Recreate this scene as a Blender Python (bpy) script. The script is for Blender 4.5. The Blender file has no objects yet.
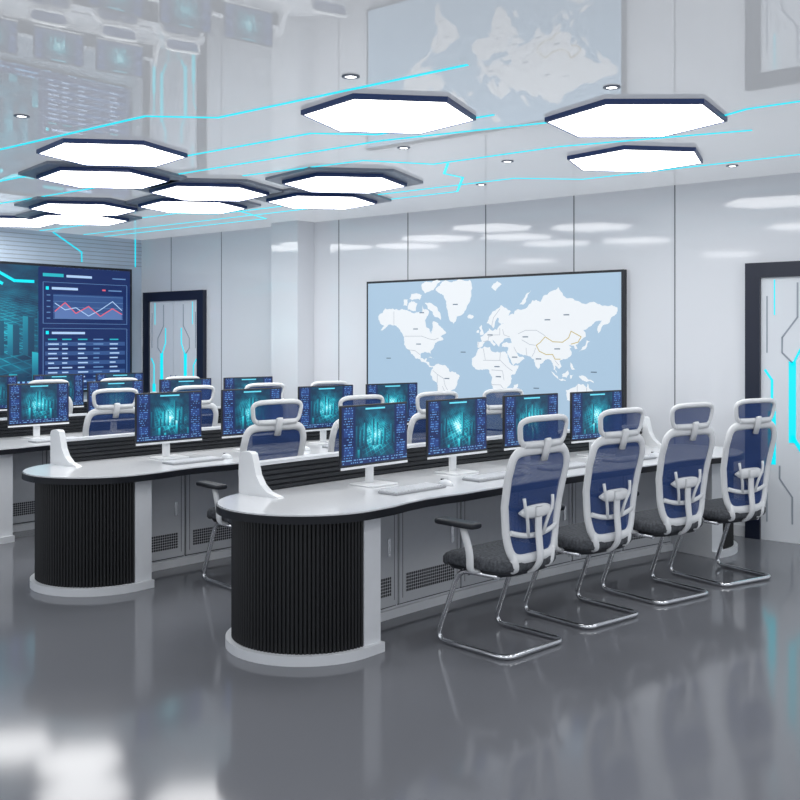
import bpy, math, random
from mathutils import Vector
random.seed(7)
S = bpy.context.scene
pi = math.pi

# ------------------------------------------------------------------ materials
def new_mat(name):
    m = bpy.data.materials.new(name); m.use_nodes = True
    return m, m.node_tree, m.node_tree.nodes['Principled BSDF']
def pmat(name, col, rough=0.4, metal=0.0, emis=None, estr=0.0, noise=0.0, nscale=20.0, ior=1.5, coat=0.0, bump=0.0, bscale=200.0):
    m, nt, b = new_mat(name)
    b.inputs['Base Color'].default_value = (*col, 1)
    b.inputs['Roughness'].default_value = rough
    b.inputs['Metallic'].default_value = metal
    b.inputs['IOR'].default_value = ior
    b.inputs['Coat Weight'].default_value = coat
    b.inputs['Coat Roughness'].default_value = 0.05
    if emis:
        b.inputs['Emission Color'].default_value = (*emis, 1)
        b.inputs['Emission Strength'].default_value = estr
    tc = nt.nodes.new('ShaderNodeTexCoord')
    if noise > 0:
        n = nt.nodes.new('ShaderNodeTexNoise'); n.inputs['Scale'].default_value = nscale
        nt.links.new(tc.outputs['Object'], n.inputs['Vector'])
        r = nt.nodes.new('ShaderNodeMapRange')
        r.inputs['To Min'].default_value = 1-noise; r.inputs['To Max'].default_value = 1+noise
        nt.links.new(n.outputs['Fac'], r.inputs['Value'])
        mx = nt.nodes.new('ShaderNodeVectorMath'); mx.operation = 'SCALE'
        mx.inputs[0].default_value = col
        nt.links.new(r.outputs['Result'], mx.inputs['Scale'])
        nt.links.new(mx.outputs['Vector'], b.inputs['Base Color'])
    if bump > 0:
        n2 = nt.nodes.new('ShaderNodeTexNoise'); n2.inputs['Scale'].default_value = bscale
        nt.links.new(tc.outputs['Object'], n2.inputs['Vector'])
        bp = nt.nodes.new('ShaderNodeBump'); bp.inputs['Strength'].default_value = bump
        bp.inputs['Distance'].default_value = 0.002
        nt.links.new(n2.outputs['Fac'], bp.inputs['Height'])
        nt.links.new(bp.outputs['Normal'], b.inputs['Normal'])
    return m
def emat(name, col, s):
    m, nt, b = new_mat(name)
    b.inputs['Base Color'].default_value = (col[0]*.1, col[1]*.1, col[2]*.1, 1)
    b.inputs['Roughness'].default_value = 0.4
    b.inputs['Emission Color'].default_value = (*col, 1)
    b.inputs['Emission Strength'].default_value = s
    return m

M_white = pmat('chair_white_plastic', (.84, .85, .86), .3, noise=.02)
M_mesh = pmat('chair_blue_mesh', (.014, .052, .20), .65)
# woven see-through mesh: small open holes
nt = M_mesh.node_tree; _b = nt.nodes['Principled BSDF']
_tc = nt.nodes.new('ShaderNodeTexCoord'); _sp = nt.nodes.new('ShaderNodeSeparateXYZ'); nt.links.new(_tc.outputs['Object'], _sp.inputs[0])
def _m(op, a, c):
    n = nt.nodes.new('ShaderNodeMath'); n.operation = op
    for i, v in enumerate((a, c)):
        if isinstance(v, (int, float)): n.inputs[i].default_value = v
        elif v is not None: nt.links.new(v, n.inputs[i])
    return n.outputs[0]
_s = _m('MULTIPLY', _m('SINE', _m('MULTIPLY', _sp.outputs['Y'], 700.0), 0), _m('SINE', _m('MULTIPLY', _sp.outputs['Z'], 500.0), 0))
_al = _m('SUBTRACT', 1.0, _m('MULTIPLY', _m('GREATER_THAN', _s, .35), .55))
nt.links.new(_al, _b.inputs['Alpha'])
M_seat = pmat('chair_seat_fabric', (.085, .09, .10), .95, noise=.9, nscale=70, bump=.8, bscale=250, ior=1.3)
M_blackp = pmat('black_plastic', (.012, .014, .02), .45, noise=.1)
M_chrome = pmat('chrome', (.80, .81, .83), .18, 1.0)
M_top = pmat('desk_top_laminate', (.80, .81, .83), .16, noise=.05, nscale=60)
M_edge = pmat('desk_black_edge', (.010, .011, .015), .35, ior=1.35)
M_tamb = pmat('desk_black_tambour', (.005, .0055, .007), .45)
M_grey = pmat('desk_light_grey_panel', (.72, .735, .76), .35, noise=.03)
M_door = pmat('desk_cabinet_door', (.58, .595, .62), .35, noise=.03)
M_gap = pmat('desk_gap_dark', (.06, .06, .07), .6)
M_slat = pmat('desk_black_slat', (.016, .018, .022), .35)
M_keys = pmat('keyboard_keys', (.80, .81, .83), .4)
M_keyb = pmat('keyboard_base', (.35, .36, .38), .4)
M_navy = pmat('navy_frame', (.015, .045, .17), .35)
M_dnavy = pmat('door_frame_dark', (.008, .012, .03), .3)
M_lamp = emat('lamp_diffuser', (1, 1, 1), 6.8)
M_cyan = emat('cyan_led', (.0, .68, .82), 1.2)
M_cyan2 = emat('cyan_led_dim', (.02, .45, .55), 1.0)
M_plate = pmat('ceiling_grey_plate', (.20, .225, .28), .3)

def nt_math(nt):
    def f(op, a, b=None, c=None):
        n = nt.nodes.new('ShaderNodeMath'); n.operation = op
        for i, v in enumerate((a, b, c)):
            if v is None: continue
            if isinstance(v, (int, float)): n.inputs[i].default_value = v
            else: nt.links.new(v, n.inputs[i])
        return n.outputs[0]
    return f
def mixcol(nt, fac, a, b):
    n = nt.nodes.new('ShaderNodeMix'); n.data_type = 'RGBA'
    if isinstance(fac, (int, float)): n.inputs[0].default_value = fac
    else: nt.links.new(fac, n.inputs[0])
    for i, v in ((6, a), (7, b)):
        if isinstance(v, tuple): n.inputs[i].default_value = (*v, 1)
        else: nt.links.new(v, n.inputs[i])
    return n.outputs[2]

def vent_mat():
    m, nt, b = new_mat('cabinet_vent_perforated')
    f = nt_math(nt)
    tc = nt.nodes.new('ShaderNodeTexCoord'); sp = nt.nodes.new('ShaderNodeSeparateXYZ')
    nt.links.new(tc.outputs['Object'], sp.inputs[0])
    a = f('MULTIPLY', sp.outputs['Y'], 170.0); c = f('MULTIPLY', sp.outputs['Z'], 170.0)
    v = f('MULTIPLY', f('SINE', a), f('SINE', c))
    k = f('GREATER_THAN', v, 0.2)
    k2 = f('LESS_THAN', v, -0.2)
    k = f('MAXIMUM', k, k2)
    nt.links.new(mixcol(nt, k, (.56, .57, .6), (.04, .04, .045)), b.inputs['Base Color'])
    b.inputs['Roughness'].default_value = .4
    return m
M_vent = vent_mat()

def screen_mat(name, hw, hh, zc, cells, strength, edge=.5, yc=0.0, rows=11.0, colsn=34.0, var=True):
    """monitor picture: night city seen from above (skyline of towers + glowing street plan), dashboards left/right"""
    m, nt, b = new_mat(name)
    f = nt_math(nt)
    tc = nt.nodes.new('ShaderNodeTexCoord'); sp = nt.nodes.new('ShaderNodeSeparateXYZ')
    nt.links.new(tc.outputs['Object'], sp.inputs[0])
    oi = nt.nodes.new('ShaderNodeObjectInfo')
    rnd = f('MULTIPLY', f('FLOOR', f('MULTIPLY', oi.outputs['Random'], 9.0)), 3.0 if var else 0.0)
    u = f('DIVIDE', f('SUBTRACT', sp.outputs['Y'], yc), hw)
    v = f('DIVIDE', f('SUBTRACT', sp.outputs['Z'], zc), hh)
    def comb(a, c):
        n = nt.nodes.new('ShaderNodeCombineXYZ'); nt.links.new(a, n.inputs[0])
        if isinstance(c, (int, float)): n.inputs[1].default_value = c
        else: nt.links.new(c, n.inputs[1])
        return n.outputs[0]
    def white(vec):
        n = nt.nodes.new('ShaderNodeTexWhiteNoise'); n.noise_dimensions = '2D'
        nt.links.new(vec, n.inputs['Vector']); return n.outputs['Value']
    # --- street plan on the ground, perspective toward horizon v=.45
    den = f('SUBTRACT', 1.5, v)
    gx = f('MULTIPLY', f('DIVIDE', u, den), 2.0*cells)
    gy = f('MULTIPLY', f('DIVIDE', 1.0, den), 3.0*cells)
    a = f('ADD', gx, f('MULTIPLY', gy, .45)); c = f('SUBTRACT', gy, f('MULTIPLY', gx, .45))
    fa, fc = f('FRACT', f('ADD', f('ADD', a, rnd), 50)), f('FRACT', f('ADD', c, 50))
    street = f('MAXIMUM', f('LESS_THAN', fa, .14), f('LESS_THAN', fc, .14))
    rad = f('SQRT', f('ADD', f('MULTIPLY', f('MULTIPLY', u, u), 2.2), f('MULTIPLY', f('ADD', v, .05), f('ADD', v, .05))))
    fall = f('MAXIMUM', f('SUBTRACT', 1.0, rad), 0.0)
    no = nt.nodes.new('ShaderNodeTexNoise'); no.inputs['Scale'].default_value = 3.0*cells/5
    no.inputs['Detail'].default_value = 7
    nt.links.new(comb(f('ADD', u, rnd), f('MULTIPLY', v, .7)), no.inputs['Vector'])
    nz = f('SUBTRACT', f('MULTIPLY', no.outputs['Fac'], 2.0), .62)
    ground = f('ADD', f('MULTIPLY', nz, f('ADD', f('MULTIPLY', fall, .62), .12)), f('MULTIPLY', street, f('ADD', f('MULTIPLY', fall, .34), .04)))
    # --- towers: two layers of columns with random tops
    val = ground
    for (k, lo, amp, br, off) in ((3.2, -.15, .85, .30, 3.0), (2.1, -.75, .75, .52, 11.0)):
        uc = f('ADD', f('MULTIPLY', u, k*cells/3.0), f('ADD', rnd, off))
        col = f('FLOOR', uc); fu = f('FRACT', f('ADD', uc, 50))
        h = white(comb(col, off))
        has = f('GREATER_THAN', white(comb(col, off+1)), .42)
        top = f('ADD', lo, f('MULTIPLY', f('MULTIPLY', h, amp), f('SUBTRACT', 1.15, f('ABSOLUTE', u))))
        ins = f('MULTIPLY', f('MULTIPLY', f('LESS_THAN', v, top), f('GREATER_THAN', v, lo-.25)), f('MULTIPLY', has, f('LESS_THAN', fu, .78)))
        face = f('ADD', .10, f('MULTIPLY', f('LESS_THAN', fu, .35), br))
        fade = f('MAXIMUM', f('SUBTRACT', 1.0, f('MULTIPLY', f('SUBTRACT', top, v), .9)), .15)
        tv = f('MULTIPLY', f('MULTIPLY', face, fade), f('ADD', .45, f('MULTIPLY', fall, .9)))
        mixn = f('ADD', f('MULTIPLY', val, f('SUBTRACT', 1.0, ins)), f('MULTIPLY', tv, ins))
        val = mixn
    # glow core
    g = f('MULTIPLY', f('POWER', fall, 3.0), .45)
    val = f('ADD', val, g)
    ramp = nt.nodes.new('ShaderNodeValToRGB')
    el = ramp.color_ramp.elements
    el[0].position = .02; el[0].color = (.002, .020, .055, 1)
    el[1].position = 1.0; el[1].color = (.75, 1, 1, 1)
    e = el.new(.22); e.color = (.003, .11, .18, 1)
    e = el.new(.55); e.color = (.02, .52, .62, 1)
    nt.links.new(val, ramp.inputs[0])
    row = f('MULTIPLY', v, rows)
    fr = f('FRACT', f('ADD', row, 50))
    inrow = f('MULTIPLY', f('GREATER_THAN', fr, .45), f('LESS_THAN', fr, .8))
    wn = white(comb(f('FLOOR', f('MULTIPLY', f('ADD', u, rnd), colsn)), f('FLOOR', row)))
    au = f('ABSOLUTE', u)
    inset = f('MULTIPLY', f('GREATER_THAN', au, edge+.07), f('LESS_THAN', au, .94))
    dash = f('MULTIPLY', f('MULTIPLY', inrow, inset), f('GREATER_THAN', wn, .6))
    blk = f('GREATER_THAN', f('FRACT', f('ADD', f('MULTIPLY', v, 1.5), 10.6)), .55)
    base = mixcol(nt, f('MULTIPLY', blk, inset), (.004, .014, .075), (.012, .04, .17))
    side = mixcol(nt, dash, base, (.10, .26, .55))
    col = mixcol(nt, f('LESS_THAN', au, edge), side, ramp.outputs[0])
    hd = f('MULTIPLY', f('LESS_THAN', au, .3), f('MULTIPLY', f('GREATER_THAN', v, .88), f('LESS_THAN', v, .94)))
    col = mixcol(nt, hd, col, (.12, .6, .75))
    ft2 = mixcol(nt, f('MULTIPLY', inrow, f('GREATER_THAN', wn, .5)), (.006, .02, .10), (.15, .35, .6))
    col = mixcol(nt, f('LESS_THAN', v, -.80), col, ft2)
    b.inputs['Base Color'].default_value = (.01, .01, .015, 1)
    b.inputs['Roughness'].default_value = .3
    nt.links.new(col, b.inputs['Emission Color'])
    b.inputs['Emission Strength'].default_value = strength
    return m
M_screen = screen_mat('monitor_screen', .275, .165, .30, 8, 1.3, edge=.60)

# ------------------------------------------------------------------ builder
class B:
    def __init__(s): s.v = []; s.f = []; s.m = []; s.s = []; s.mats = []
    def mi(s, mat):
        if mat not in s.mats: s.mats.append(mat)
        return s.mats.index(mat)
    def add(s, vs, fs, mat, smooth=False):
        o = len(s.v); k = s.mi(mat)
        s.v += [tuple(p) for p in vs]
        for f in fs:
            s.f.append([i+o for i in f]); s.m.append(k); s.s.append(smooth)
    def obj(s, name, loc=(0, 0, 0), rotz=0, mesh=None):
        me = mesh or s.mesh(name)
        o = bpy.data.objects.new(name, me); o.location = loc; o.rotation_euler = (0, 0, rotz)
        S.collection.objects.link(o); return o
    def mesh(s, name):
        me = bpy.data.meshes.new(name); me.from_pydata(s.v, [], s.f)
        for m in s.mats: me.materials.append(m)
        for i, p in enumerate(me.polygons):
            p.material_index = s.m[i]; p.use_smooth = s.s[i]
        me.update(); return me
    def box(s, x0, x1, y0, y1, z0, z1, mat, ch=0.0):
        if ch <= 0:
            vs = [(x, y, z) for z in (z0, z1) for (x, y) in ((x0, y0), (x1, y0), (x1, y1), (x0, y1))]
            s.add(vs, [(0, 3, 2, 1), (4, 5, 6, 7), (0, 1, 5, 4), (1, 2, 6, 5), (2, 3, 7, 6), (3, 0, 4, 7)], mat); return
        def ring(ins, z):
            r = []
            c = ch*1.5
            X0, X1, Y0, Y1 = x0+ins, x1-ins, y0+ins, y1-ins
            for cx, cy, a0 in ((X1-c, Y0+c, -90), (X1-c, Y1-c, 0), (X0+c, Y1-c, 90), (X0+c, Y0+c, 180)):
                for k in range(4):
                    a = math.radians(a0+k*30); r.append((cx+c*math.cos(a), cy+c*math.sin(a), z))
            return r
        rs = [ring(ch, z0), ring(ch*.3, z0+ch*.3), ring(0, z0+ch), ring(0, z1-ch), ring(ch*.3, z1-ch*.3), ring(ch, z1)]
        s.loft(rs, mat, True, caps=True)
    def loft(s, rings, mat, smooth=True, caps=True, closed=True):
        n = len(rings[0]); vs = [p for r in rings for p in r]; fs = []
        for i in range(len(rings)-1):
            for j in range(n if closed else n-1):
                k = (j+1) % n
                fs.append((i*n+j, i*n+k, (i+1)*n+k, (i+1)*n+j))
        if caps:
            s.add(vs, fs, mat, smooth)
            o = len(s.v)-len(vs); kk = s.mi(mat)
            s.f.append([o+j for j in reversed(range(n))]); s.m.append(kk); s.s.append(False)
            s.f.append([o+(len(rings)-1)*n+j for j in range(n)]); s.m.append(kk); s.s.append(False)
        else: s.add(vs, fs, mat, smooth)
    def tube(s, path, ra, mat, rb=None, ref=None, seg=10, closed=False, caps=True):
        P = [Vector(p) for p in path]; n = len(P); rb = rb or ra
        rings = []; prev = None
        for i in range(n):
            if closed: T = (P[(i+1) % n]-P[i-1]).normalized()
            else: T = (P[min(i+1, n-1)]-P[max(i-1, 0)]).normalized()
            if ref is not None:
                A = T.cross(Vector(ref)).normalized()
            else:
                if prev is None:
                    A = T.cross(Vector((0, 0, 1)))
                    if A.length < .1: A = T.cross(Vector((1, 0, 0)))
                    A.normalize()
                else: A = (prev-T*prev.dot(T)).normalized()
                prev = A
            C = T.cross(A).normalized()
            rings.append([tuple(P[i]+A*ra*math.cos(2*pi*k/seg)+C*rb*math.sin(2*pi*k/seg)) for k in range(seg)])
        if closed: rings.append(rings[0]); s.loft(rings, mat, True, caps=False)
        else: s.loft(rings, mat, True, caps=caps)
def fillet(path, r, n=5):
    P = [Vector(p) for p in path]; out = [P[0]]
    for i in range(1, len(P)-1):
        a = (P[i-1]-P[i]); b = (P[i+1]-P[i]); rr = min(r, a.length*.48, b.length*.48)
        A = P[i]+a.normalized()*rr; C = P[i]+b.normalized()*rr
        for k in range(n+1):
            t = k/n; out.append(A*(1-t)**2+P[i]*2*t*(1-t)+C*t*t)
    out.append(P[-1]); return out

# ------------------------------------------------------------------ room
XL, YB, H = -11.25, 8.2, 2.92
def simple_box(name, x0, x1, y0, y1, z0, z1, mat):
    b = B(); b.box(x0, x1, y0, y1, z0, z1, mat); return b.obj(name)
M_floor = pmat('floor_polished_epoxy', (.175, .18, .198), .10, noise=.05, nscale=.8, ior=1.38)
M_ceil = pmat('ceiling_gloss_fill_glow', (.72, .735, .76), .012, emis=(.94, .97, 1), estr=.20, ior=1.75)  # glossy ceiling; even emission added to lift its tone and fill the room
M_wall = pmat('wall_gloss_panel', (.78, .795, .83), .06, noise=.03, nscale=.7, ior=1.6)
M_seam = pmat('wall_panel_seam', (.20, .21, .23), .5)
M_seamL = pmat('wall_panel_seam_light', (.40, .45, .5), .5)
M_wallL = pmat('wall_blue_grey', (.60, .70, .82), .3, noise=.1, nscale=3)
simple_box('floor', XL-.1, 4, -3, YB+.1, -.1, 0, M_floor)
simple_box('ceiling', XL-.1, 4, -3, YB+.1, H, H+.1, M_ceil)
simple_box('wall_back', XL-.1, 4, YB, YB+.1, 0, H, M_wall)
simple_box('wall_left', XL-.1, XL, -3, YB, 0, H, M_wallL)
simple_box('column', -8.48, -8.06, 7.94, YB, 0, H, M_wall)
simple_box('baseboard_back', -8.06, -3.15, YB-.012, YB, 0, .09, M_grey)
simple_box('baseboard_left', XL, XL+.012, -3, YB, 0, .09, M_grey)
b = B()
x = -3.76
while x > -11.2:
    if not (-8.5 < x < -8.04): b.box(x-.005, x+.005, YB-.003, YB, 0, H, M_seam)
    x -= .98
b.box(-1.4, -1.388, YB-.003, YB, 0, H, M_seam)
b.obj('trim_1')
b = B()
for i in range(1, 12):
    z = H-i*.05
    if z > 2.55: b.box(XL, XL+.004, -3, YB, z-.004, z+.004, M_seamL)
b.obj('trim_2')

# ------------------------------------------------------------------ ceiling lights
def hexpts(R, rot, z, cx=0, cy=0):
    return [(cx+R*math.cos(rot+k*pi/3), cy+R*math.sin(rot+k*pi/3), z) for k in range(6)]
hrot = math.radians(48)
b = B()
b.loft([hexpts(.515, hrot, 0), hexpts(.515, hrot, -.026), hexpts(.500, hrot, -.030), hexpts(.498, hrot, -.024)], M_navy, False, caps=False)
b.add(hexpts(.499, hrot, -.025), [(5, 4, 3, 2, 1, 0)], M_lamp)
b.add(hexpts(.515, hrot, 0), [(0, 1, 2, 3, 4, 5)], M_navy)
hexmesh = b.mesh('hexagonal_ceiling_light')
lamps = [(-3.84, 4.53), (-2.79, 5.55), (-3.41, 6.78), (-6.12, 4.22), (-7.0, 4.74), (-6.95, 5.78), (-5.7, 6.16), (-7.8, 6.28), (-6.6, 6.82), (-8.75, 5.70), (-9.55, 6.17), (-10.5, 5.9),
         (-1.0, 2.6), (-1.2, 6.9), (-3.2, 1.2), (-6.0, 1.4), (-9.0, 2.2), (-.6, 4.6), (.8, 1.0)]  # lamps on this line: unseen from the camera, added to light the room
for i, (x, y) in enumerate(lamps):
    z = H-(.022 if 4 <= i <= 10 else 0)
    o = B().obj('hexagonal_ceiling_light', (x, y, z), math.radians(-9) if i == 1 else 0, hexmesh)
    if i == 1: o.scale = (1.05, 1.05, 1)
b = B()
for (x, y) in lamps[4:11]:
    b.loft([hexpts(.65, hrot, H-.001, x, y), hexpts(.65, hrot, H-.022, x, y)], M_plate, False)
b.obj('ceiling_mounting_plate')
b = B()
N = 20
def circ(r, z): return [(r*math.cos(2*pi*k/N), r*math.sin(2*pi*k/N), z) for k in range(N)]
b.loft([circ(.045, 0), circ(.045, -.006), circ(.03, -.008), circ(.028, -.003)], M_plate, True, caps=False)
b.add(circ(.029, -.004), [tuple(reversed(range(N)))], M_lamp)
dl = b.mesh('recessed_downlight')
for p in [(-3.45, 3.77), (-2.55, 4.80), (-5.55, 3.2), (-4.45, 5.4), (-5.0, 7.1), (-3.0, 7.55), (-4.2, 6.3), (-7.6, 3.85)]:
    B().obj('recessed_downlight', (p[0], p[1], H), 0, dl)

def strip(b, pts, w, fix, mat, th=.004, axis='z', sgn=-1):
    for i in range(len(pts)-1):
        a = Vector(pts[i]); c = Vector(pts[i+1]); d = (c-a)
        if d.length < 1e-6: continue
        d.normalize(); n = Vector((-d.y, d.x))*w/2
        a2 = a-d*w*.2; c2 = c+d*w*.2
        q = [a2-n, c2-n, c2+n, a2+n]
        if axis == 'z': vs = [(p.x, p.y, fix) for p in q]+[(p.x, p.y, fix+sgn*th) for p in q]
        elif axis == 'y': vs = [(p.x, fix, p.y) for p in q]+[(p.x, fix+sgn*th, p.y) for p in q]
        else: vs = [(fix, p.x, p.y) for p in q]+[(fix+sgn*th, p.x, p.y) for p in q]
        b.add(vs, [(0, 1, 2, 3), (7, 6, 5, 4), (0, 4, 5, 1), (1, 5, 6, 2), (2, 6, 7, 3), (3, 7, 4, 0)], mat)
b = B()
lines = [
 [(-2.88, 3.97), (-4.7, 3.97), (-5.0, 3.67), (-11.2, 3.67)],
 [(-.5, 5.75), (-2.2, 5.75), (-2.6, 5.95), (-3.2, 5.35), (-4.4, 5.12), (-11.2, 5.12)],
 [(-1.0, 7.4), (-4.2, 7.4), (-4.6, 7.0), (-8.3, 7.0), (-8.6, 6.7), (-11.2, 6.7)],
 [(-4.6, 6.1), (-4.9, 6.45), (-4.9, 6.7), (-5.4, 7.3), (-11.2, 7.3)],
 [(-3.4, 4.95), (-4.3, 4.95), (-4.6, 4.65), (-6.2, 4.65), (-6.4, 4.4), (-11.2, 4.4)],
 [(-6.9, 3.5), (-8.2, 3.5), (-8.5, 4.0), (-11.2, 4.0)],
 [(-2.4, 6.35), (-3.6, 6.05), (-4.7, 6.05), (-5.0, 5.6), (-6.2, 5.5)],
 [(-7.9, 6.9), (-8.2, 7.6), (-11.2, 7.6)],
 [(-6.8, 3.05), (-8.0, 3.05), (-8.3, 3.3), (-11.2, 3.3)],
]
for l in lines: strip(b, l, .020, H, M_cyan)
for l in [[(6.9, H), (7.3, 2.70), (7.3, 2.58)], [(8.1, H), (8.1, 2.56)]]: strip(b, l, .014, XL+.004, M_cyan, axis='x', sgn=1)
b.obj('led_light_strip')

# ------------------------------------------------------------------ world map display
mx0, mx1, mz0, mz1 = -7.22, -4.21, .72, 2.22
M_sea = emat('map_ocean', (.46, .64, .82), .80)
M_land = emat('map_land', (.84, .88, .92), .92)
M_bord = emat('map_border', (.60, .50, .22), .85)
M_bord2 = emat('map_border_grey', (.50, .55, .62), .85)
M_lab = pmat('map_label', (.15, .22, .30), .5)
b = B()
b.box(mx0, mx1, YB-.06, YB-.001, mz0, mz1, M_blackp)
b.add([(mx0+.022, YB-.062, mz0+.022), (mx1-.022, YB-.062, mz0+.022), (mx1-.022, YB-.062, mz1-.022), (mx0+.022, YB-.062, mz1-.022)], [(0, 1, 2, 3)], M_sea)
polys = {
'na': [(-168,66),(-156,71),(-140,70),(-125,70),(-110,68),(-95,68),(-94,72),(-84,69),(-88,64),(-94,60),(-92,57),(-82,55),(-80,51),(-78,55),(-77,62),(-70,61),(-65,58),(-60,55),(-56,52),(-65,49),(-60,46),(-70,43),(-75,38),(-76,35),(-81,31),(-80,26),(-83,29),(-90,30),(-97,27),(-97,21),(-91,18.5),(-87,21),(-88,16),(-83,15),(-83,10),(-77,8),(-80,7),(-86,11),(-93,15),(-105,20),(-109,25),(-114,31),(-117,33),(-121,35),(-124,40),(-124,48),(-130,54),(-137,59),(-150,60),(-158,56),(-164,55),(-157,59),(-165,62)],
'baf': [(-80,73),(-65,67),(-64,63),(-72,65),(-85,70),(-90,73)],
'vic': [(-118,70),(-105,69),(-102,73),(-115,73.5)], 'ban': [(-125,72),(-119,72),(-118,75),(-124,75)],
'ell': [(-90,77),(-76,78),(-65,81),(-62,82.5),(-85,82.3),(-95,80)], 'mel': [(-115,75),(-98,74.5),(-95,76.5),(-112,77)],
'cub': [(-84,22),(-75,20),(-77,21.5),(-82,23)],
'gr': [(-73,78),(-60,76),(-55,70),(-52,65),(-45,60),(-40,65),(-25,70),(-18,77),(-20,81.5),(-40,83),(-60,82)],
'sa': [(-78,8.5),(-72,12),(-62,10.5),(-52,5),(-50,0),(-35,-6),(-39,-15),(-41,-22),(-48,-27),(-54,-34),(-58,-38),(-65,-43),(-66,-50),(-69,-55),(-74,-52),(-73,-42),(-71,-30),(-70,-18),(-76,-14),(-81,-5),(-80,1),(-77,5)],
'af': [(-6,35),(10,37),(11,33),(20,31),(32,31),(35,27),(37,20),(43,12),(51,12),(48,5),(40,-3),(40,-12),(35,-20),(33,-27),(27,-34),(19,-34.5),(14,-22),(12,-15),(13,-6),(9,0),(9,4),(0,5.5),(-8,4.5),(-13,8),(-17,14),(-17,21),(-10,29)],
'mad': [(44,-16),(50,-15),(47,-25),(44,-24)],
'eu': [(-9,37),(-9,43),(-2,43.5),(-4,48),(2,51),(8,54),(8,57),(11,54.5),(20,55),(23,58),(30,60),(22,61),(25,65),(21,64),(17,60),(14,55.8),(10,59),(5,60),(8,63),(15,68),(25,71),(40,67.5),(36,65),(44,66),(45,68),(60,69),(70,73),(80,72),(90,75),(104,77.5),(113,74),(130,72),(150,71.5),(165,69.5),(179,68.5),(178,65),(170,60),(163,58),(156,51),(155,57),(160,61),(150,59),(137,54),(140,48),(131,43),(127,39),(129,35),(126,35),(124,39),(118,39),(122,37),(119,35),(122,31),(120,26),(114,22),(108,21),(106,19),(109,12),(105,9),(100,13),(103,2),(98,8),(97,16),(91,22),(87,21),(80,15),(80,10),(77,8),(73,16),(72,21),(67,25),(57,26.5),(50,30),(48,29.5),(50,26),(52,24),(56,25),(59,22),(52,16),(44,13),(39,21),(35,28),(34,31),(36,36),(27,37),(27,40),(35,42),(41,42),(38,47),(31,46.5),(28,43),(24,40.5),(23,37),(20,40),(13,45.5),(18,40.5),(16,38),(10,43.5),(3,43),(0,40),(-2,37)],
'uk': [(-5,50),(1,51),(0,53),(-2,56),(-3,59),(-6,57),(-3,54),(-5,52)], 'ire': [(-10,52),(-6,52),(-6,55),(-9,54.5)],
'ice': [(-24,65),(-20,66.3),(-14,65),(-18,63.4)],
'jp': [(131,32),(136,34),(140,35.5),(142,41),(145,43.5),(141,45),(139,39),(135,36)],
'sum': [(95,5),(104,-3),(105,-6),(100,-1)], 'bor': [(109,1),(117,7),(118,1),(115,-4),(110,-3)], 'jav': [(105,-6),(114,-7),(114,-8.5),(106,-7.5)],
'ng': [(131,-1),(141,-3),(147,-6),(150,-10),(143,-8),(138,-8),(133,-4)], 'ph': [(120,18),(123,14),(126,8),(122,8),(120,14)], 'sul': [(120,0),(124,1),(122,-4),(120,-5)],
'au': [(114,-22),(122,-18),(130,-12),(136,-12),(140,-17),(142,-11),(146,-19),(153,-26),(150,-37),(144,-38.5),(138,-35),(131,-31),(123,-34),(115,-34)],
'nz': [(173,-35),(178,-38),(172,-44),(167,-46),(172,-41)], 'nov': [(52,71),(60,75),(68,77),(57,71)], 'sv': [(12,78),(20,80),(27,79),(18,77)], 'tas': [(145,-41),(148,-41),(147,-43.5)],
}
def proj(lon, lat):
    lat = max(-60, min(80.5, lat))
    m = math.log(math.tan(pi/4+math.radians(lat)/2))
    u = (lon+180)/360
    return (mx0+.07+u*(mx1-mx0-.12), 1.28+.365*m)
rnd = random.Random(3)
for k, poly in polys.items():
    pts = [proj(*p) for p in poly]
    for lv in range(3):
        out = []
        for i in range(len(pts)):
            a = pts[i]; c = pts[(i+1) % len(pts)]
            dx, dy = c[0]-a[0], c[1]-a[1]
            t = rnd.uniform(-.18, .18)
            out += [a, ((a[0]+c[0])/2-dy*t, (a[1]+c[1])/2+dx*t)]
        pts = out
    b.add([(p[0], YB-.0635, p[1]) for p in pts], [tuple(range(len(pts)))], M_land)
def bl(pts, mat, w=.008): strip(b, [proj(*p) for p in pts], w, YB-.0638, mat, th=.0008, axis='y')
bl([(75,39),(80,42),(87,48),(97,43),(110,42.5),(118,47),(121,53),(134,48),(130,42.5),(121,40.5)], M_bord)
bl([(75,39),(79,32),(88,28),(97,28),(100,22),(107,22)], M_bord)
for l in [[(-123,49),(-95,49),(-83,46),(-75,45),(-68,47)],[(-141,69),(-141,60)],[(-117,32.5),(-106,31.5),(-98,26)],[(-70,-4),(-60,-10),(-58,-20),(-54,-27)],[(-77,2),(-70,-4),(-70,-17)],[(-70,-20),(-68,-50)],[(-58,-30),(-62,-22)],
          [(28,55),(30,50),(38,48)],[(24,56),(24,50),(15,50),(8,48)],[(50,51),(60,54),(75,54),(87,49)],[(55,45),(66,40),(74,39)],[(61,36),(62,26)],[(48,30),(44,37)],[(74,36),(72,30),(69,25)],[(100,20),(105,14)],[(0,19),(24,19),(25,31)],[(24,20),(34,10),(42,4)],[(12,5),(28,4),(30,-10)],[(12,-17),(25,-17),(32,-25)],[(0,35),(3,20)],[(129,-14),(129,-31)],[(141,-17),(141,-37)],[(-8,37),(-7,42)],[(0,43),(7,44),(8,49)],[(12,57),(15,64),(24,69)]]:
    bl(l, M_bord2, .005)
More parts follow.
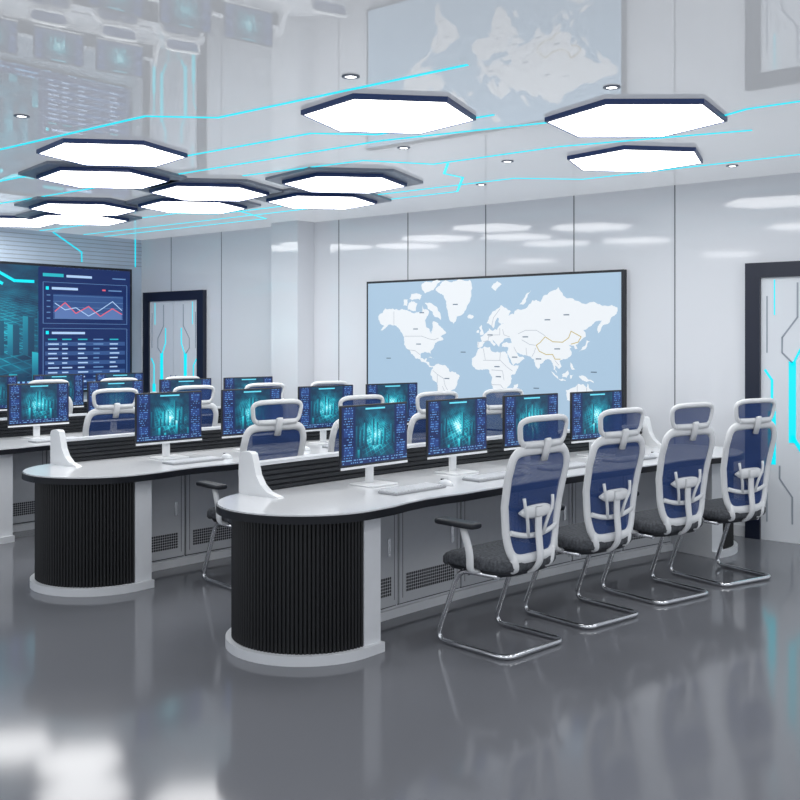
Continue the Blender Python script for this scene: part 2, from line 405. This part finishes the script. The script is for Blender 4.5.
for (lon, lat) in [(-105,56),(-100,40),(-55,-10),(90,62),(103,35),(135,-25),(20,10),(10,50),(-150,20),(-30,30),(75,-20),(-120,-25),(-95,68),(-42,72),(78,22),(45,24),(22,-5),(-64,-35),(115,65),(60,48),(150,5)]:
    p = proj(lon, lat); strip(b, [(p[0]-.028, p[1]), (p[0]+.028, p[1])], .010, YB-.0638, M_lab, th=.0008, axis='y')
b.obj('world_map_display')

# ------------------------------------------------------------------ video wall
vy0, vy1, vz0, vz1 = 2.2, 8.0, .95, 2.52
M_vw = screen_mat('video_wall_screen_image', (vy1-vy0)/2, (vz1-vz0)/2, (vz0+vz1)/2, 14, 1.5, edge=.545, yc=(vy0+vy1)/2, rows=14, colsn=90, var=False)
M_vpan = emat('video_wall_panel', (.005, .020, .11), 1.0)
M_vpan2 = emat('video_wall_panel_light', (.03, .08, .24), 1.0)
M_txt = emat('video_wall_text', (.42, .60, .88), 1.0)
M_txt2 = emat('video_wall_text_dim', (.12, .25, .50), 1.0)
M_red = emat('video_wall_red', (.75, .12, .18), 1.0)
M_fill = emat('video_wall_chart_fill', (.10, .18, .42), 1.0)
b = B()
b.box(XL+.001, XL+.07, vy0, vy1, vz0, vz1, M_blackp)
xs = XL+.072
def vrect(y0, y1, z0, z1, mat, k=0):
    X = xs+k*.0012
    b.add([(X, y0, z0), (X, y1, z0), (X, y1, z1), (X, y0, z1)], [(0, 1, 2, 3)], mat)
vrect(vy0+.03, vy1-.03, vz0+.03, vz1-.03, M_vw)
vrect(6.66, 7.96, vz0+.04, vz1-.04, M_vpan, 1)
for (a, c) in ((1.80, 2.30), (1.02, 1.74)):
    for q in (a, c): vrect(6.72, 7.92, q, q+.005, M_txt2, 2)
    for q in (6.72, 7.915): vrect(q, q+.008, a, c, M_txt2, 2)
vrect(6.72, 7.0, 2.37, 2.41, M_cyan2, 2); vrect(7.04, 7.4, 2.37, 2.40, M_txt, 2); vrect(7.7, 7.9, 2.375, 2.39, M_txt2, 2)
vrect(6.76, 6.80, 2.21, 2.25, M_cyan, 2); vrect(6.84, 7.2, 2.215, 2.245, M_txt, 2); vrect(7.55, 7.6, 2.22, 2.24, M_red, 2); vrect(7.64, 7.84, 2.22, 2.235, M_txt2, 2)
vrect(6.76, 6.80, 1.67, 1.71, M_cyan, 2); vrect(6.84, 7.3, 1.672, 1.70, M_txt, 2)
vrect(6.86, 7.86, 1.86, 2.16, M_vpan2, 2)
for i in range(5): vrect(6.86, 7.86, 1.86+i*.07, 1.864+i*.07, M_txt2, 3)
for i in range(5): vrect(6.77, 6.82, 1.86+i*.07, 1.872+i*.07, M_txt2, 3)
base = [(6.88, 1.95), (7.02, 2.06), (7.17, 1.93), (7.35, 2.02), (7.52, 1.90), (7.7, 2.0), (7.84, 1.93)]
line2 = [(6.88, 2.05), (7.02, 1.97), (7.17, 2.0), (7.35, 1.90), (7.52, 1.98), (7.7, 2.09), (7.84, 1.98)]
for i in range(6):
    a, c = base[i], base[i+1]; X = xs+.0045
    b.add([(X, a[0], 1.865), (X, c[0], 1.865), (X, c[0], c[1]), (X, a[0], a[1])], [(0, 1, 2, 3)], M_fill)
strip(b, base, .012, xs+.005, M_red, th=.001, axis='x', sgn=1)
strip(b, line2, .010, xs+.005, M_txt, th=.001, axis='x', sgn=1)
rr = random.Random(5)
for i in range(10):
    z = 1.60-i*.058
    if z < vz0+.09: break
    if i % 2: vrect(6.75, 7.89, z-.015, z+.035, M_vpan2, 2)
    for c, y in enumerate((6.79, 6.98, 7.2, 7.42, 7.66)):
        w = rr.uniform(.07, .15)
        vrect(y, y+w, z, z+.016, (M_cyan2 if i == 0 else M_txt) if c != 3 else M_txt2, 3)
for pts in ([(4.6, 2.42), (6.1, 2.42), (6.35, 2.3), (6.6, 2.3)], [(5.3, 2.36), (6.0, 2.36), (6.2, 2.26)], [(3.8, 2.42), (4.5, 2.36), (5.2, 2.36)]):
    strip(b, pts, .035, xs+.003, M_cyan, th=.001, axis='x', sgn=1)
b.obj('video_wall_screen')

# ------------------------------------------------------------------ doors
M_leaf = pmat('door_leaf_white', (.78, .81, .85), .25)
M_leaf2 = pmat('door_leaf_groove', (.34, .38, .44), .4)
def door(name, xc, hw=.61, h=2.22):
    b = B()
    f = .12
    y1 = YB-.001; y0 = YB-.06
    b.box(xc-hw, xc-hw+f, y0, y1, 0, h, M_dnavy); b.box(xc+hw-f, xc+hw, y0, y1, 0, h, M_dnavy)
    b.box(xc-hw+f, xc+hw-f, y0, y1, h-f, h, M_dnavy)
    b.box(xc-hw+f, xc-.004, YB-.035, y1, 0, h-f, M_leaf); b.box(xc+.004, xc+hw-f, YB-.035, y1, 0, h-f, M_leaf)
    b.box(xc-.004, xc+.004, YB-.02, y1, 0, h-f, M_leaf2)
    F = YB-.035
    for sg in (-1, 1):
        def L(pts, w, mat): strip(b, [(xc+sg*p[0], p[1]) for p in pts], w, F, mat, axis='y', th=.004)
        L([(.20, 2.05), (.20, 1.78), (.32, 1.62), (.32, 1.50), (.24, 1.42)], .012, M_leaf2)
        L([(.24, .15), (.24, .36), (.34, .50), (.34, .60)], .012, M_leaf2)
        L([(.44, 1.95), (.44, 1.5)], .01, M_leaf2); L([(.44, .15), (.44, .45)], .01, M_leaf2)
        L([(.38, 2.08), (.38, 1.80)], .008, M_cyan)
        L([(.455, 1.36), (.40, 1.28), (.40, .95), (.43, .90)], .018, M_cyan)
        L([(.40, 1.02), (.40, .62)], .06, M_cyan); L([(.43, .66), (.465, .58)], .03, M_cyan)
        L([(.24, 1.42), (.24, .80)], .055, M_cyan)
        L([(.24, .84), (.15, .70)], .03, M_cyan)
        L([(.24, 1.40), (.16, 1.56), (.16, 1.75)], .016, M_cyan)
        L([(.10, .68), (.10, .42)], .012, M_cyan)
        L([(.05, .85), (.05, 1.15)], .02, M_chrome)
    return b.obj(name)
door('door_1', -10.53); door('door_2', -2.52)

# ------------------------------------------------------------------ desk
R = 14.0
def make_P(L):
    def P(s, n, z):
        th = s/R; rho = R-n
        return (R-rho*math.cos(th), rho*math.sin(th), z)
    return P
def control_desk(L):
    P = make_P(L); b = B()
    def slab(st, z0, z1, mt, ms=None):
        ms = ms or mt; n = len(st)
        lo0 = [P(s, a, z0) for s, a, c in st]; hi0 = [P(s, c, z0) for s, a, c in st]
        lo1 = [P(s, a, z1) for s, a, c in st]; hi1 = [P(s, c, z1) for s, a, c in st]
        b.add(lo1+hi1, [(i, n+i, n+i+1, i+1) for i in range(n-1)], mt)
        b.add(lo0+hi0, [(i, i+1, n+i+1, n+i) for i in range(n-1)], ms)
        b.add(lo0+lo1, [(i, n+i, n+i+1, i+1) for i in range(n-1)], ms, True)
        b.add(hi0+hi1, [(i, i+1, n+i+1, n+i) for i in range(n-1)], ms, True)
        for i in (0, n-1):
            if abs(st[i][1]-st[i][2]) > 1e-4:
                b.add([lo0[i], hi0[i], hi1[i], lo1[i]], [(0, 1, 2, 3)], ms)
    def lobes(r, K=18):
        st = []
        for k in range(K+1):
            a = pi/2*k/K; st.append((-r*math.cos(a), -r*math.sin(a), r*math.sin(a)))
        M = 24
        for k in range(1, M): st.append((L*k/M, -r, r))
        for k in range(K+1):
            a = pi/2*(1-k/K); st.append((L+r*math.cos(a), -r*math.sin(a), r*math.sin(a)))
        return st
    def notch(st):
        out = []
        for s, a, c in st:
            t = min(s, L-s)
            if .15 < t < .75: c = c-.03*math.sin((t-.15)/.6*pi)
            out.append((s, a, c))
        return out
    slab(notch(lobes(.478)), .704, .743, M_edge)
    slab(notch(lobes(.470)), .743, .750, M_top)
    def half(r, end, K=18, ext=.13):
        st = []
        for k in range(K+1):
            a = pi/2*k/K; st.append((-r*math.cos(a), -r*math.sin(a), r*math.sin(a)))
        st.append((ext, -r, r))
        if end: st = [(L-s, a, c) for s, a, c in reversed(st)]
        return st
    for end in (0, 1):
        slab(half(.43, end), 0, .05, M_grey)
        fl = 58; pts = []
        for k in range(fl):
            for (t, dr) in ((0, -.006), (.18, .001), (.5, .005), (.82, .001)):
                a = pi*(k+t)/fl; r = .395+dr
                s, n = -r*math.sin(a), r*math.cos(a)
                pts.append((s, n))
        pts.append((0, -.389))
        if end: pts = [(L-s, n) for s, n in pts]
        lo = [P(s, n, .05) for s, n in pts]; hi = [P(s, n, .704) for s, n in pts]
        m = len(pts)
        b.add(lo+hi, [(i, i+1, m+i+1, m+i) for i in range(m-1)], M_tamb)
        s0, s1 = (0, .13) if not end else (L-.13, L)
        slab([(s0, -.40, .40), (s1, -.40, .40)], .05, .704, M_grey)
    K = 24; c0, c1 = .13, L-.13
    slab([(c0+(c1-c0)*k/K, -.40, .02) for k in range(K+1)], .0, .704, M_gap, M_grey)
    slab([(c0+(c1-c0)*k/K, .02, .045) for k in range(K+1)], .0, .05, M_grey)
    nd = 6; w = (c1-c0)/nd
    for d in range(nd):
        a, e = c0+d*w+.004, c0+(d+1)*w-.004
        slab([(a, .0205, .0215), (e, .0205, .0215)], .06, .70, M_gap)
        slab([(a+.004, .021, .036), ((a+e)/2, .021, .036), (e-.004, .021, .036)], .07, .69, M_door)
        slab([(a+.06, .036, .0375), (e-.06, .036, .0375)], .13, .24, M_vent)
        slab([(a+w*.82, .036, .044), (a+w*.86, .036, .044)], .36, .46, M_chrome)
        slab([(a+.03, .036, .0368), (a+.034, .036, .0368)], .10, .66, M_gap)
        slab([(e-.034, .036, .0368), (e-.03, .036, .0368)], .10, .66, M_gap)
    rs, re = -.03, L+.03
    ss = [rs+(re-rs)*k/28 for k in range(29)]
    slab([(s, -.44, -.41) for s in ss], .75, .90, M_edge)
    for i in range(5):
        z = .757+i*.029
        slab([(s, -.452, -.398) for s in ss], z, z+.019, M_slat)
    slab([(s, -.462, -.385) for s in ss], .90, .918, M_grey, M_grey)
    prof = [(-.465, .75), (-.465, .955), (-.455, .978), (-.43, .985), (-.38, .985), (-.36, .975), (-.345, .93), (-.325, .86), (-.29, .81), (-.24, .775), (-.16, .756), (-.15, .75)]
    for sc in (rs-.02, re+.02):
        A = [P(sc-.022, n, z) for n, z in prof]; C = [P(sc+.022, n, z) for n, z in prof]; m = len(prof)
        b.add(A+C, [(i, (i+1) % m, m+(i+1) % m, m+i) for i in range(m)]+[tuple(reversed(range(m))), tuple(range(m, 2*m))], M_white)
    return b

# ------------------------------------------------------------------ monitor
def monitor_mesh():
    b = B()
    b.box(-.012, .008, -.282, .282, .115, .475, M_blackp, .004)
    b.box(-.022, -.012, -.27, .27, .125, .465, M_white, .004)
    b.box(.006, .0095, -.282, .282, .108, .122, M_white)
    b.add([(.0085, -.275, .135), (.0085, .275, .135), (.0085, .275, .465), (.0085, -.275, .465)], [(0, 1, 2, 3)], M_screen)
    b.box(-.045, -.020, -.08, .08, .22, .36, M_white, .006)
    b.box(-.050, -.030, -.03, .03, .008, .30, M_white, .005)
    b.box(-.10, .09, -.11, .11, 0, .010, M_white, .003)
    return b.mesh('computer_monitor')
def keyboard_mesh():
    b = B()
    b.box(-.07, .07, -.215, .215, 0, .012, M_keyb, .003)
    for r in range(5):
        for c in range(15):
            x = .055-r*.0265; y = -.205+c*.0275
            b.box(x-.022, x, y, y+.023, .012, .018, M_keys)
    return b.mesh('computer_keyboard')
def mouse_mesh():
    b = B(); rings = []
    for i in range(7):
        a = i/6*pi/2; r = math.cos(a)*.98+.02
        rings.append([(.055*r*math.cos(t*pi/8), .03*r*math.sin(t*pi/8), .034*math.sin(a)) for t in range(16)])
    b.loft(rings, M_keys, True)
    b.box(-.035, -.015, -.004, .004, .028, .036, M_blackp)
    return b.mesh('computer_mouse')

# ------------------------------------------------------------------ chair
def sgp(v, e): return math.copysign(abs(v)**e, v)
def chair_mesh():
    b = B()
    def seatring(z, ins):
        r = []
        for k in range(36):
            a = 2*pi*k/36
            r.append((-.02+(.245-ins)*sgp(math.cos(a), .45), (.25-ins)*sgp(math.sin(a), .45), z))
        return r
    def drop(r): return [(x, y, z-(.035*max(0, (-x-.12)/.14)**2)) for x, y, z in r]
    b.loft([drop(seatring(z, i)) for z, i in ((.425, .03), (.43, .008), (.445, 0), (.475, 0), (.490, .012), (.497, .04), (.498, .12))], M_seat, True)
    b.loft([drop(seatring(z, i)) for z, i in ((.395, .07), (.40, .04), (.426, .025))], M_blackp, True)
    def xb(z, y=0): return .222+.045*(z-.5)/.5-.030*math.sin(pi*max(0, min(1, (z-.46)/.5)))-.3*y*y
    zc, hh = .765, .280
    def hwid(z):
        t = min(1, max(0, (z-.485)/.56)); return .176+.052*math.sin(t*pi*.62)
    def outl(n):
        pts = []
        for k in range(n):
            a = 2*pi*k/n; z = zc+hh*sgp(math.sin(a), .30); y = hwid(z)*sgp(math.cos(a), .30)
            pts.append((xb(z, y), y, z))
        return pts
    b.tube(outl(72), .027, M_white, rb=.014, ref=(1, 0, 0), seg=8, closed=True)
    rows, cols = 18, 10; vs = []
    for i in range(rows+1):
        t = (-1+2*i/rows)*.985; z = zc+hh*t
        wv = hwid(z)*(max(0, 1-abs(t)**(2/.30)))**(.15)
        for j in range(cols+1):
            y = wv*(-1+2*j/cols); vs.append((xb(z, y), y, z))
    b.add(vs, [(i*(cols+1)+j, i*(cols+1)+j+1, (i+1)*(cols+1)+j+1, (i+1)*(cols+1)+j) for i in range(rows) for j in range(cols)], M_mesh, True)
    b.tube([(xb(.60, y)+.012, y, .60+.9*y*y) for y in [-.18+.36*k/12 for k in range(13)]], .014, M_white, rb=.01, ref=(1, 0, 0), seg=8)
    for sg in (-1, 1):
        b.tube(fillet([(xb(.60, .1)+.02, sg*.06, .60), (xb(.68)+.03, sg*.08, .68), (xb(.75)+.035, sg*.11, .74), (xb(.80)+.02, sg*.115, .80)], .03), .010, M_white, rb=.008, ref=(1, 0, 0), seg=8)
    rings = []
    for k in range(13):
        y = -.13+.26*k/12
        hz = .032*(1-abs(y/.135)**4)+.003
        x = xb(.73, y)+.022
        rings.append([(x+.012*math.cos(q*pi/4), y, .725+hz*math.sin(q*pi/4)) for q in range(8)])
    b.loft(rings, M_white, True)
    b.box(xb(.73)+.03, xb(.73)+.05, -.03, .03, .70, .75, M_white, .006)
    b.tube(fillet([(.0, 0, .405), (.20, 0, .405), (xb(.5)+.045, 0, .47), (xb(.62)+.035, 0, .62), (xb(.74)+.03, 0, .74)], .07), .026, M_white, rb=.012, seg=8)
    for sg in (-1, 1):
        b.tube(fillet([(.12, sg*.12, .41), (xb(.46)+.0, sg*.14, .43), (xb(.5, .16), sg*.165, .52)], .04), .022, M_white, rb=.012, seg=8)
    hz = 1.135
    def xh(y, z): return xb(1.03)+.012+.15*(z-1.07)-.55*y*y
    pts = []
    for k in range(40):
        a = 2*pi*k/40; z = hz+.070*sgp(math.sin(a), .5)
        y = (.182+.18*(z-hz))*sgp(math.cos(a), .45); pts.append((xh(y, z), y, z))
    b.tube(pts, .016, M_white, rb=.012, ref=(1, 0, 0), seg=8, closed=True)
    vs = []
    for i in range(7):
        t = -1+2*i/6; z = hz+.068*t; wv = (.180+.18*(z-hz))*(max(0, 1-abs(t*.97)**(4)))**.22
        for j in range(11):
            y = wv*(-1+.2*j); vs.append((xh(y, z), y, z))
    b.add(vs, [(i*11+j, i*11+j+1, (i+1)*11+j+1, (i+1)*11+j) for i in range(6) for j in range(10)], M_mesh, True)
    b.tube([(xb(1.0)+.012, 0, .99), (xb(1.04)+.025, 0, 1.04), (xh(0, 1.10)+.022, 0, 1.09), (xh(0, 1.13)+.012, 0, 1.10)], .026, M_white, rb=.012, ref=(1, 0, 0), seg=8)
    b.tube([(xh(y, 1.075)+.005, y, 1.074) for y in [-.15+.30*k/8 for k in range(9)]], .018, M_white, rb=.013, ref=(1, 0, 0), seg=8)
    for sg in (-1, 1):
        b.tube(fillet([(.02, sg*.20, .415), (.02, sg*.275, .42), (.03, sg*.285, .52), (-.02, sg*.285, .645)], .05), .024, M_white, rb=.013, seg=8)
        b.box(-.19, .08, sg*.285-.042, sg*.285+.042, .645, .675, M_blackp, .010)
    w = .235
    path = [(.14, w-.04, .40), (-.10, w-.01, .405), (-.255, w, .015), (.23, w, .015), (.23, -w, .015), (-.255, -w, .015), (-.10, -w+.01, .405), (.14, -w+.04, .40)]
    b.tube(fillet(path, .07, 7), .014, M_chrome, seg=10)
    b.tube([(-.08, -w+.02, .40), (-.08, w-.02, .40)], .011, M_chrome)
    b.tube([(.12, -w+.05, .40), (.12, w-.05, .40)], .011, M_chrome)
    return b.mesh('office_chair')

MON, KEY, MOU, CH = monitor_mesh(), keyboard_mesh(), mouse_mesh(), chair_mesh()
rowsd = [(-3.84, 3.86, 3.62), (-5.87, 3.94, 3.55), (-7.95, 4.15, 3.30), (-10.0, 4.05, 3.30)]
for ri, (xc, y0, L) in enumerate(rowsd):
    control_desk(L).obj('control_desk', (xc, y0, 0))
    P = make_P(L)
    rr = random.Random(ri)
    for k in range(4):
        def place(name, me, n, s, z, rz=0):
            p = P(s, n, z)
            B().obj(name, (xc+p[0], y0+p[1], p[2]), -s/R+rz, me)
        s = (.65, 1.39, 2.12, 2.82)[k]
        place('computer_monitor', MON, -.12, s, .7505)
        place('computer_keyboard', KEY, .20, s-.02, .7505)
        place('computer_mouse', MOU, .20, s+.27, .7505)
        place('office_chair', CH, .79, (.68, 1.48, 2.28, 3.04)[k], 0, math.radians(-5)+rr.uniform(-.03, .03))

# ------------------------------------------------------------------ world + camera
w = bpy.data.worlds.new('World'); S.world = w; w.use_nodes = True
bg = w.node_tree.nodes['Background']
bg.inputs[0].default_value = (.88, .93, 1, 1); bg.inputs[1].default_value = 1.05
cam = bpy.data.cameras.new('camera'); co = bpy.data.objects.new('camera', cam)
S.collection.objects.link(co)
co.location = (0, 0, 1.6); co.rotation_euler = (pi/2, 0, math.radians(39.7))
cam.sensor_width = 36; cam.lens = 1021/800*36; cam.shift_y = -.075
S.camera = co
S.view_settings.view_transform = 'Standard'
